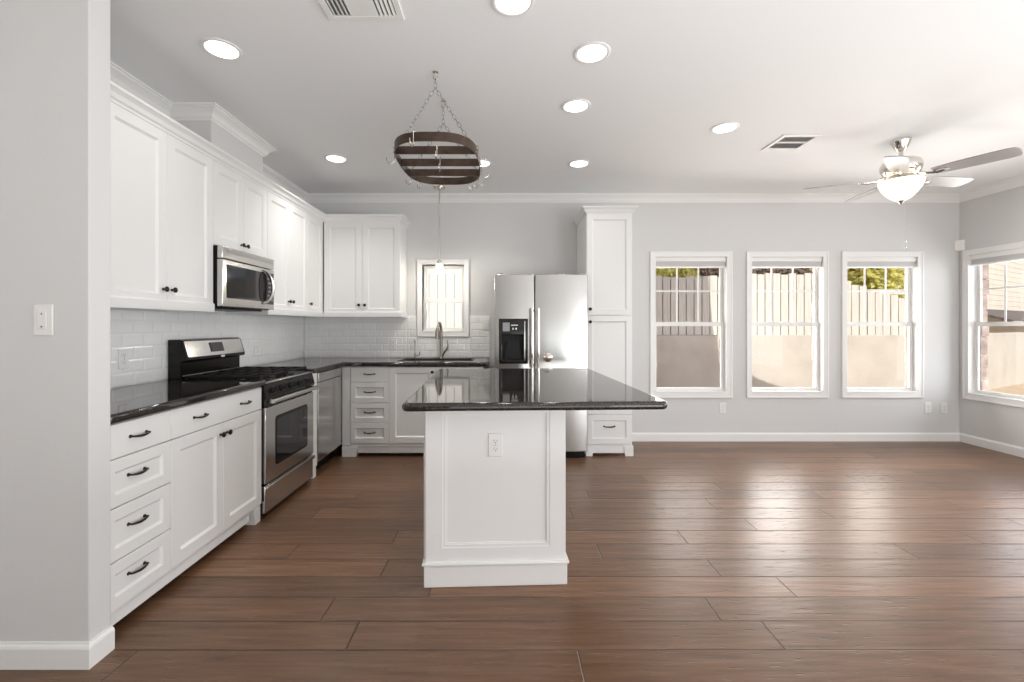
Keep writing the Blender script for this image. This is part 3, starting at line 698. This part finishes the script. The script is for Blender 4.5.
# ------------------------------------------------------------------ refrigerator
r = thing('refrigerator', FB.p(.35, 0, .3), 'stainless steel side-by-side refrigerator with black dispenser', 'refrigerator')
a0, a1, am = -.10, .797, .286
MB().box(FB, a0+.004, a1-.004, .04, 1.772, .02, .615).build('cabinet', M['greymetal'], r, bevel=.004)
MB().box(FB, a0+.02, a1-.02, 0, .068, .05, .622).build('base_grille', M['black'], r, bevel=.003)
cuts = lambda x0, x1: [x0+(x1-x0)*k/10 for k in range(11)]
DP = (-.052, .214, .928, 1.348)
dl = MB().plate(FB, a0, am-.004, .074, 1.783, .62, .684, [DP], cuts(a0, am-.004), (), .009).build('freezer_door', M['steel'], r, bevel=.008, seg=3)
dr_ = MB().plate(FB, am+.004, a1, .074, 1.783, .62, .684, [], cuts(am+.004, a1), (), .011).build('fridge_door', M['steel'], r, bevel=.008, seg=3)
for x, d in ((am-.030, dl), (am+.030, dr_)):
    m = MB().tube([FB.p(x, .885, .735), FB.p(x, 1.0, .742), FB.p(x, 1.18, .745), FB.p(x, 1.35, .742), FB.p(x, 1.455, .735)], .0145, 12)
    for z in (.905, 1.435): m.tube([FB.p(x, z, .680), FB.p(x, z, .738)], .011, 10)
    m.build('handle', M['chrome'], d)
dp = MB().plate(FB, DP[0]-.006, DP[1]+.006, DP[2]-.006, DP[3]+.006, .66, .700, [(DP[0]+.025, DP[1]-.04, DP[2]+.03, 1.20)], bc=()).build('dispenser', M['glossblack'], dl, bevel=.006)
MB().box(FB, DP[0], DP[1], DP[2], DP[3], .622, .632).build('cavity', M['blackplastic'], dp)
MB().box(FB, DP[0]+.02, DP[1]-.03, DP[2]+.01, DP[2]+.03, .632, .712).build('drip_tray', M['blackplastic'], dp, bevel=.003)
MB().loft([[FB.p(.075-w, z, c), FB.p(.075+w, z, c), FB.p(.075+w, z, c+.008), FB.p(.075-w, z, c+.008)] for z, w, c in ((.97, .085, .655), (1.14, .05, .64))]).build('paddle', M['blackplastic'], dp)
MB().box(FB, -.022, .045, 1.235, 1.318, .700, .702).build('control_sticker', M['greymetal'], dp)
MB().box(FB, .06, .125, 1.288, 1.298, .700, .702).box(FB, .07, .085, 1.25, 1.268, .7, .702).box(FB, .10, .115, 1.25, 1.268, .7, .702).build('indicator', M['plastic'], dp)
MB().box(FB, DP[1]-.028, DP[1]-.020, .95, 1.33, .700, .704).build('side_trim', M['chrome'], dp)
MB().lathe(on(FB, .412, .985, .694), [(.046, 0), (.046, .006), (.040, .012), (.036, .013), (.030, .018), (.016, .026), (.001, .028)], 24).build('round_dome', M['chrome'], dr_)  # chrome dome added for a round mark of unclear origin
for x in (a0+.05, a1-.05): MB().box(FB, x-.03, x+.03, 1.772, 1.798, .54, .66).build('hinge_cover', M['greymetal'], r, bevel=.004)

# ------------------------------------------------------------------ ceiling fittings
FC = Fr((0, 0, H), (1, 0, 0), (0, -1, 0), (0, 0, -1))               # a = X, b = -Y, c = down
def downlight(x, y, label, power=1.0):
    F = on(FC, x, -y, 0)
    r = thing('recessed_downlight', F.o, label, 'light', 'recessed ceiling lights')
    MB().lathe(F, [(.075, -.001), (.096, -.001), (.096, .005), (.090, .008), (.080, .007), (.075, .003)], 32, False).build('trim_ring', M['trim'], r)
    MB().lathe(F, [(.076, 0), (.076, .0055), (.04, .008), (.001, .0085)], 32).build('lens', M['lens'], r)
    d = bpy.data.lights.new('lamp', 'AREA'); d.shape = 'DISK'; d.size = .13; d.energy = power; d.color = (1, .97, .93); d.spread = math.radians(120)
    l = bpy.data.objects.new('lamp', d); COL.objects.link(l); l.parent = r; l.location = (0, 0, -.012)
for x, y, t, *pw in ((-1.49, 2.368, 'lit recessed ceiling light over the near left cabinets'), (.036, 2.02, 'lit recessed ceiling light cut by the top edge of the photo'),
                (.4645, 2.40, 'lit recessed ceiling light over the near end of the island'), (.47, 2.98, 'lit recessed ceiling light over the middle of the island'),
                (1.617, 3.31, 'lit recessed ceiling light between the island and the square vent'), (-1.472, 3.92, 'lit recessed ceiling light over the far left corner cabinets', 5),
                (.665, 4.04, 'lit recessed ceiling light in front of the refrigerator'), (-.215, 4.03, 'lit recessed ceiling light partly behind the pot rack', 5),
                (3.2, .9, 'added unseen recessed light over the dining side behind the view'), (.6, .2, 'added unseen recessed light above the camera'),
                (-1.2, -1.0, 'added unseen recessed light behind the camera on the left'), (2.2, -1.4, 'added unseen recessed light behind the camera on the right')):  # last four are unseen, added to even out the room light
    downlight(x, y, t, *pw)
# square four way diffuser
r = thing('ceiling_vent', FC.p(-.655, -1.95, 0), 'white square ceiling vent at the top edge above the kitchen', 'vent', 'ceiling vents')
x0, x1, y0, y1 = -.835, -.475, -2.135, -1.775
MB().plate(FC, x0, x1, y0, y1, 0, .010, [(x0+.03, x1-.03, y0+.03, y1-.03)]).build('frame', M['trim'], r, bevel=.003)
MB().box(FC, x0+.03, x1-.03, y0+.03, y1-.03, -.001, .001).build('duct', M['duct'], r)
MB().box(FC, x0+.115, x1-.115, y0+.03, y1-.03, .001, .009).build('centre_plate', M['trim'], r, bevel=.002)
for k in range(4):
    for xx, s in ((x0+.034+k*.020, 1), (x1-.034-k*.020, -1)):
        MB().loft([[FC.p(xx, y, .003), FC.p(xx+s*.010, y, .010), FC.p(xx+s*.012, y, .009), FC.p(xx+s*.002, y, .002)] for y in (y0+.03, y1-.03)]).build('louver', M['trim'], r)
r = thing('ceiling_vent', FC.p(2.265, -3.575, 0), 'small white rectangular ceiling vent near the fan', 'vent', 'ceiling vents')
x0, x1, y0, y1 = 2.12, 2.415, -3.725, -3.425
MB().plate(FC, x0, x1, y0, y1, 0, .010, [(x0+.03, x1-.03, y0+.04, y1-.03)]).build('frame', M['trim'], r, bevel=.003)
MB().box(FC, x0+.03, x1-.03, y0+.03, y1-.03, -.001, .001).build('duct', M['duct'], r)
MB().box(FC, x0+.03, x1-.03, y1-.145, y1-.132, .001, .010).build('centre_bar', M['trim'], r)
for k in range(12):
    yy = y0+.045+k*.0185
    MB().loft([[FC.p(x, yy, .002), FC.p(x, yy+.013, .008), FC.p(x, yy+.0145, .007), FC.p(x, yy+.0015, .001)] for x in (x0+.03, x1-.03)]).build('louver', M['louver'], r)

# pendant over the sink
px, py = -.69, 4.73
r = thing('pendant_light', (px, py, 1.84), 'small frosted pendant lamp hanging in front of the sink window', 'light')
FPn = Fr((px, py, H), (1, 0, 0), (0, -1, 0), (0, 0, -1))
MB().lathe(FPn, [(.062, 0), (.062, .006), (.055, .018), (.03, .028), (.010, .032)], 24).build('canopy', M['nickel'], r)
MB().tube([FPn.p(0, 0, .03), FPn.p(0, 0, .80)], .0065, 8).build('rod', M['nickel'], r)
MB().lathe(FPn, [(.008, .765), (.024, .785), (.026, .805), (.020, .81)], 16).build('socket_cap', M['nickel'], r)
MB().lathe(FPn, [(.022, .800), (.036, .805), (.043, .83), (.049, .87), (.056, .905), (.053, .905), (.045, .865), (.037, .83), (.020, .806)], 24, False).build('glass_shade', M['pendantglass'], r)
MB().lathe(FPn, [(.012, .81), (.016, .84), (.026, .86), (.026, .875), (.015, .89), (.001, .895)], 16).build('bulb', M['bulb'], r)
d = bpy.data.lights.new('lamp', 'POINT'); d.energy = 6; d.color = (1, .92, .8); d.shadow_soft_size = .03
l = bpy.data.objects.new('lamp', d); COL.objects.link(l); l.parent = r; l.location = (0, 0, -.03)

# ceiling fan
fx, fy = 3.106, 3.53
r = thing('ceiling_fan', (fx, fy, H), 'brushed nickel five-blade ceiling fan with a lit glass bowl', 'fan')
FF = Fr((fx, fy, H), (1, 0, 0), (0, -1, 0), (0, 0, -1))
MB().lathe(FF, [(.066, 0), (.066, .012), (.062, .022), (.052, .045), (.038, .07), (.024, .088), (.017, .092)], 32).build('canopy', M['chrome'], r)
MB().lathe(FF, [(.014, .08), (.014, .125), (.022, .130), (.035, .150), (.045, .158)], 20).build('downrod', M['nickel'], r)
MB().lathe(FF, [(.03, .15), (.06, .152), (.095, .158), (.122, .175), (.133, .202), (.131, .232), (.118, .258), (.10, .272), (.08, .282), (.07, .285)], 40).build('motor_housing', M['chrome'], r)
MB().lathe(FF, [(.08, .28), (.085, .30), (.07, .315), (.10, .322), (.10, .334)], 32).build('light_fitter', M['nickel'], r)
MB().lathe(FF, [(.142, .322), (.145, .330), (.138, .352), (.123, .385), (.100, .420), (.070, .452), (.034, .475), (.001, .482)], 40, False).build('light_bowl', M['bowl'], r)
MB().lathe(FF, [(.024, .474), (.024, .480), (.014, .492), (.010, .500), (.006, .506)], 14).build('finial', M['nickel'], r)
pc = MB().tube([FF.p(.02, .02, .47), FF.p(.02, .02, .80)], .0008, 6)
for z in (.79, .835): pc.lathe(on(FF, .02, .02, z), [(.002, 0), (.006, .006), (.005, .016), (.002, .02)], 10)
pc.build('pull_chain', M['nickel'], r)
for k in range(5):
    t = math.radians(226+72*k); dx, dy = math.cos(t), math.sin(t)
    R = Vector((dx, dy, 0)); T = Vector((-dy, dx, 0)); pit = math.radians(-13)
    T2 = T*math.cos(pit)+Vector((0, 0, 1))*math.sin(pit); Nn = R.cross(T2)
    K = Fr((fx, fy, H-.300), R, T2, Nn)
    MB().tube([(fx+dx*.10, fy+dy*.10, H-.285), (fx+dx*.16, fy+dy*.16, H-.305), tuple(K.p(.215, .01, -.008)), tuple(K.p(.26, .0, -.008))], [.012, .012, .013, .01], 8).lathe(on(K, .235, 0, -.012), [(.026, 0), (.026, .008)], 16).lathe(on(K, .27, 0, -.010), [(.016, 0), (.016, .006)], 16).build('blade_bracket', M['chrome'], r)
    P = [(.195, -.050), (.30, -.062), (.45, -.069), (.585, -.070), (.625, -.060), (.640, -.035), (.640, .035), (.625, .060), (.585, .070), (.45, .069), (.30, .062), (.195, .050)]
    MB().prism(K, P, -.004, .004).build('blade', M['blade'], r, bevel=.002)
d = bpy.data.lights.new('lamp', 'POINT'); d.energy = 15; d.color = (1, .84, .64); d.shadow_soft_size = .04
l = bpy.data.objects.new('lamp', d); COL.objects.link(l); l.parent = r; l.location = (0, 0, -.375)

# ------------------------------------------------------------------ hanging pot rack
rx, ry, zt, bh_ = -.40, 2.77, 2.322, .05
RA, RB = .245, .375
r = thing('pot_rack', (rx, ry, zt-bh_), 'oval bronze pot rack hanging on chains from the ceiling', 'pot rack')
def sg(v, p=.66): return math.copysign(abs(v)**p, v)
def ov(t, e=0): return (rx+(RA+e)*sg(math.cos(t)), ry+(RB+e)*sg(math.sin(t)))
def half(y): return RA*(1-abs((y-ry)/RB)**(2/.66))**(.66/2)
m = MB(); n = 64; rings = []
for i in range(n+1):
    t = 2*math.pi*i/n; x0_, y0_ = ov(t); x1_, y1_ = ov(t, -.005)
    rings.append([(x0_, y0_, zt-bh_), (x0_, y0_, zt), (x1_, y1_, zt), (x1_, y1_, zt-bh_)])
m.loft(rings, False).build('band', M['rackiron'], r)
for y in (2.585, 2.78, 2.965):
    w = half(y)-.004
    MB().box(FW, rx-w, rx+w, y-.0025, y+.0025, zt-bh_+.002, zt-.002).build('crossbar', M['rackiron'], r)
    for s in (-1, 1):
        bo = MB()
        for z in (zt-.013, zt-.036): bo.lathe(Fr((rx+s*(w+.004), y, z), (0, 1, 0), (0, 0, 1), (s, 0, 0)), [(.008, 0), (.008, .004), (.004, .006)], 10)
        bo.build('bolt', M['nickel'], r)
def chain(p, q, parent, L=.034):
    p, q = Vector(p), Vector(q); n = max(2, round((q-p).length/(L*.8))); d = (q-p)/n; D_ = d.normalized()
    s = D_.cross(Vector((0, 1, 0))).normalized(); s2 = D_.cross(s); mb = MB()
    for i in range(n):
        c = p+d*(i+.5); w = s if i % 2 else s2; hl = d.length*.62
        loop = []
        for t in arc(6, -90, 90): loop.append(c+D_*(hl-.007+.007*math.cos(t))+w*.0075*math.sin(t))
        for t in arc(6, 90, 270): loop.append(c-D_*(hl-.007)+D_*.007*math.cos(t)+w*.0075*math.sin(t))
        mb.tube(loop, .0017, 6, True)
    return mb.build('chain', M['greymetal'], parent)
for y, yh in ((2.585, 2.583), (2.965, 2.92)):
    ap = Vector((rx, yh, 2.655 if y < 2.7 else 2.60))
    w = half(y)-.02
    for s in (-1, 1): chain(ap, (rx+s*w, y, zt-.004), r)
    chain((rx, yh, H-.035), ap, r)
    hk = MB().lathe(Fr((rx, yh, H), (1, 0, 0), (0, -1, 0), (0, 0, -1)), [(.016, 0), (.016, .004), (.006, .008), (.004, .014)], 14)
    hk.tube([(rx, yh, H-.01)]+[(rx+.012*math.sin(t), yh, H-.030+.014*math.cos(t)) for t in arc(10, 0, 300)], .003, 8)
    hk.build('ceiling_hook', M['nickel'], r)
def pot_hook(x, y, z, ang, label, s=1.0):
    """open hook: hangs over an edge at (x, y, z), curls up at the bottom"""
    o = thing('pot_hook', (x, y, z), label, 'hook', 'steel hooks on the pot rack')
    dv = Vector((math.cos(ang), math.sin(ang), 0)); P = []
    base = Vector((x, y, z))
    for t in arc(8, 200, 0): P.append(base+dv*(.008*math.cos(t))+Vector((0, 0, .004+.008*math.sin(t))))
    P.append(base+dv*.008+Vector((0, 0, -.05*s)))
    for t in arc(10, 180, 380): P.append(base+dv*(.008+.023+.023*math.cos(t))+Vector((0, 0, -.060*s+.025*math.sin(t))))
    mb = MB().tube(P, .0031, 8); mb.build('wire', M['nickel'], o)
def edge_hook(deg, label, s=1.0):
    t = math.radians(deg); x, y = ov(t, -.0025); pot_hook(x, y, zt, t if deg not in () else t, label, s)
edge_hook(258, 'steel hook on the near rim of the pot rack, left of centre')
edge_hook(192, 'steel hook on the left rim of the pot rack beside its near crossbar')
edge_hook(150, 'steel hook on the left rim of the pot rack beside its far crossbar')
edge_hook(128, 'steel hook at the far left curve of the pot rack')
edge_hook(96, 'steel hook in the middle of the far rim of the pot rack')
edge_hook(62, 'steel hook on the far right curve of the pot rack, left of the other two')
edge_hook(50, 'middle one of three steel hooks on the far right curve of the pot rack')
edge_hook(33, 'steel hook on the far right curve of the pot rack, right of the other two')
edge_hook(345, 'steel hook on the right rim of the pot rack next to its near crossbar')
edge_hook(8, 'steel hook on the right rim of the pot rack next to its middle crossbar')
pot_hook(rx, 2.78, zt-.002, math.radians(270), 'steel hook hanging from the middle crossbar of the pot rack')
pot_hook(rx+.01, 2.585, zt-.002, math.radians(270), 'steel hook hanging from the near crossbar of the pot rack')

# motion sensor in the room corner
r = thing('motion_sensor', (5.0, 4.95, 2.12), 'small white motion sensor high in the room corner', 'sensor')
q = math.sqrt(.5)
FK = Fr((5.07, 5.02, 2.18), (q, -q, 0), (0, 0, 1), (-q, -q, 0))
MB().prism(Fr((5.07, 5.02, 2.12), (-1, 0, 0), (0, -1, 0), (0, 0, 1)), [(0, 0), (.062, 0), (.062, .012), (.012, .062), (0, .062)], 0, .118).build('housing', M['plastic'], r, bevel=.004)
MB().box(FK, -.018, .018, -.035, .015, .050, .056).build('lens', M['plastic'], r, bevel=.003)

# ------------------------------------------------------------------ outside
struct('ground', MB().box(FW, -9, 26, -8, 26, -.32, -.12), M['sand'])
wl = MB().box(FW, .95, 7.34, 8.0, 8.2, -.2, 1.12)
u2 = Vector((13.6-7.3, 11.55-8.0, 0)); L2 = u2.length; u2.normalize()
FX = Fr((7.3, 8.0, 0), u2, Vector((-u2.y, u2.x, 0)), (0, 0, 1))
wl.box(FX, 0, L2, 0, .2, -.2, 1.12)
tag(wl.build('garden_wall', M['stucco'], bevel=.01, org=(2, 8.1, -.12)), 'cream stucco retaining wall across the yard outside the windows', 'wall', kind='thing')
r = thing('board_fence', (2, 8.1, 1.12), 'pale weathered board fence on top of the stucco wall', 'fence')
MB().box(FW, 1.0, 7.3, 8.09, 8.13, 1.30, 1.39).box(FW, 1.0, 7.3, 8.09, 8.13, 1.85, 1.94).build('rail', M['boards'], r)
MB().box(FW, 1.0, 5.9, 8.135, 8.15, 1.122, 2.12).prism(Fr((0, 8.15, 0), (1, 0, 0), (0, 0, 1), (0, -1, 0)), [(5.9, 1.122), (7.3, 1.122), (7.3, 1.62), (5.9, 2.02)], 0, .015).build('backing', M['gapshade'], r)  # dark sheet behind the boards, reads as shaded gaps
x = 1.0
while x < 7.2:
    h = 2.17+random.uniform(-.02, .02)+(.05 if x > 4 else 0)-(.10+(x-5.9)*.28 if x > 5.9 else 0)
    MB().box(FW, x, x+.126, 8.06+random.uniform(0, .008), 8.085, 1.122, h).build('board', M['boards'], r)
    x += .141
r = thing('glare_white_fence', (-1.2, 7.9, -.12), 'board fence seen through the sink window, coloured white for glare', 'fence')  # separate section added so the view reads as overexposed
MB().box(FW, -3.4, .9, 7.93, 7.97, .3, .39).box(FW, -3.4, .9, 7.93, 7.97, 2.2, 2.29).build('rail', M['glarewhite'], r)
for k in range(29): MB().box(FW, -3.4+k*.148, -3.4+k*.148+.134, 7.90, 7.93, -.12, 2.42).build('board', M['glarewhite'], r)
def tree(name, label, base, blobs, mat, n, leaf=.09, trunk=.06):
    o = thing(name, base, label, 'tree', 'trees behind the fence')
    t = MB(); b = Vector(base)
    for c, rad in blobs:
        c = Vector(c); t.tube([b, b.lerp(c, .5)+Vector((.05, 0, .1)), c], [trunk, trunk*.7, trunk*.3], 7)
    t.build('trunk', M['bark'], o)
    mb = MB()
    for c, rad in blobs:
        c = Vector(c)
        for i in range(n):
            v = Vector((random.gauss(0, 1), random.gauss(0, 1), random.gauss(0, 1))).normalized()*random.uniform(.45, 1)
            p = c+Vector((v.x*rad[0], v.y*rad[1], v.z*rad[2]))
            a = Vector((random.gauss(0, 1), random.gauss(0, 1), random.gauss(0, 1))).normalized(); e = a.orthogonal().normalized(); s = leaf*random.uniform(.6, 1.2)
            mb.add([p-a*s, p+e*s*.45, p+a*s, p-e*s*.45], [(0, 1, 2, 3)])
    mb.build('foliage', mat, o, flat=True)
tree('leafy_tree', 'yellow-green tree over the fence in the back window nearest the corner', (6.9, 9.4, -.12), [((6.2, 8.48, 2.45), (.45, .25, .40)), ((6.7, 8.48, 2.35), (.42, .25, .45)), ((7.15, 8.48, 2.12), (.42, .25, .52)), ((6.75, 8.9, 2.9), (.85, .6, .6))], M['leaf'], 1800, .06)
tree('leafy_shrub', 'yellow-green shrub over the fence in the back window nearest the pantry', (2.9, 9.2, -.12), [((3.05, 8.95, 2.48), (.45, .35, .30)), ((3.52, 9.0, 2.5), (.38, .3, .30)), ((3.85, 9.2, 2.45), (.30, .2, .28))], M['leaf'], 1200, .055, .03)
tree('dry_vine', 'brownish vine over the fence right of the pantry-side shrub', (3.95, 8.55, -.12), [((3.90, 8.48, 2.34), (.24, .10, .19))], M['vine'], 900, .05, .02)
tree('dry_vine', 'low brownish vine along the fence top in the middle back window', (5.35, 8.62, -.12), [((5.0, 8.46, 2.27), (.36, .12, .15)), ((5.5, 8.46, 2.27), (.28, .12, .15))], M['vine'], 900, .05, .02)
r = thing('neighbour_house', (17, 15, -.12), 'beige neighbouring house with a dark low roof beyond the right-hand window', 'house')
FH = Fr((12.5, 13.8, -.12), u2, (0, 0, 1), Vector((u2.y, -u2.x, 0)))
MB().box(FH, 0, 20, 0, 6.2, -3, 0).build('wall', M['siding'], r)
m = MB()
for k in range(30): m.box(FH, 0, 20, .2*k, .2*k+.012, 0, .012)
m.build('siding_lap', M['siding'], r)
MB().loft([[FH.p(a, z, c) for z, c in ((1.45, 1.5), (1.95, .0), (2.03, .0), (1.53, 1.5))] for a in (3.5, 19)]).build('porch_roof', M['shingle'], r)
for a in (8.0, 11.2, 14.4): MB().box(FH, a, a+.1, 0, 1.5, 1.35, 1.45).build('porch_post', M['trim'], r)
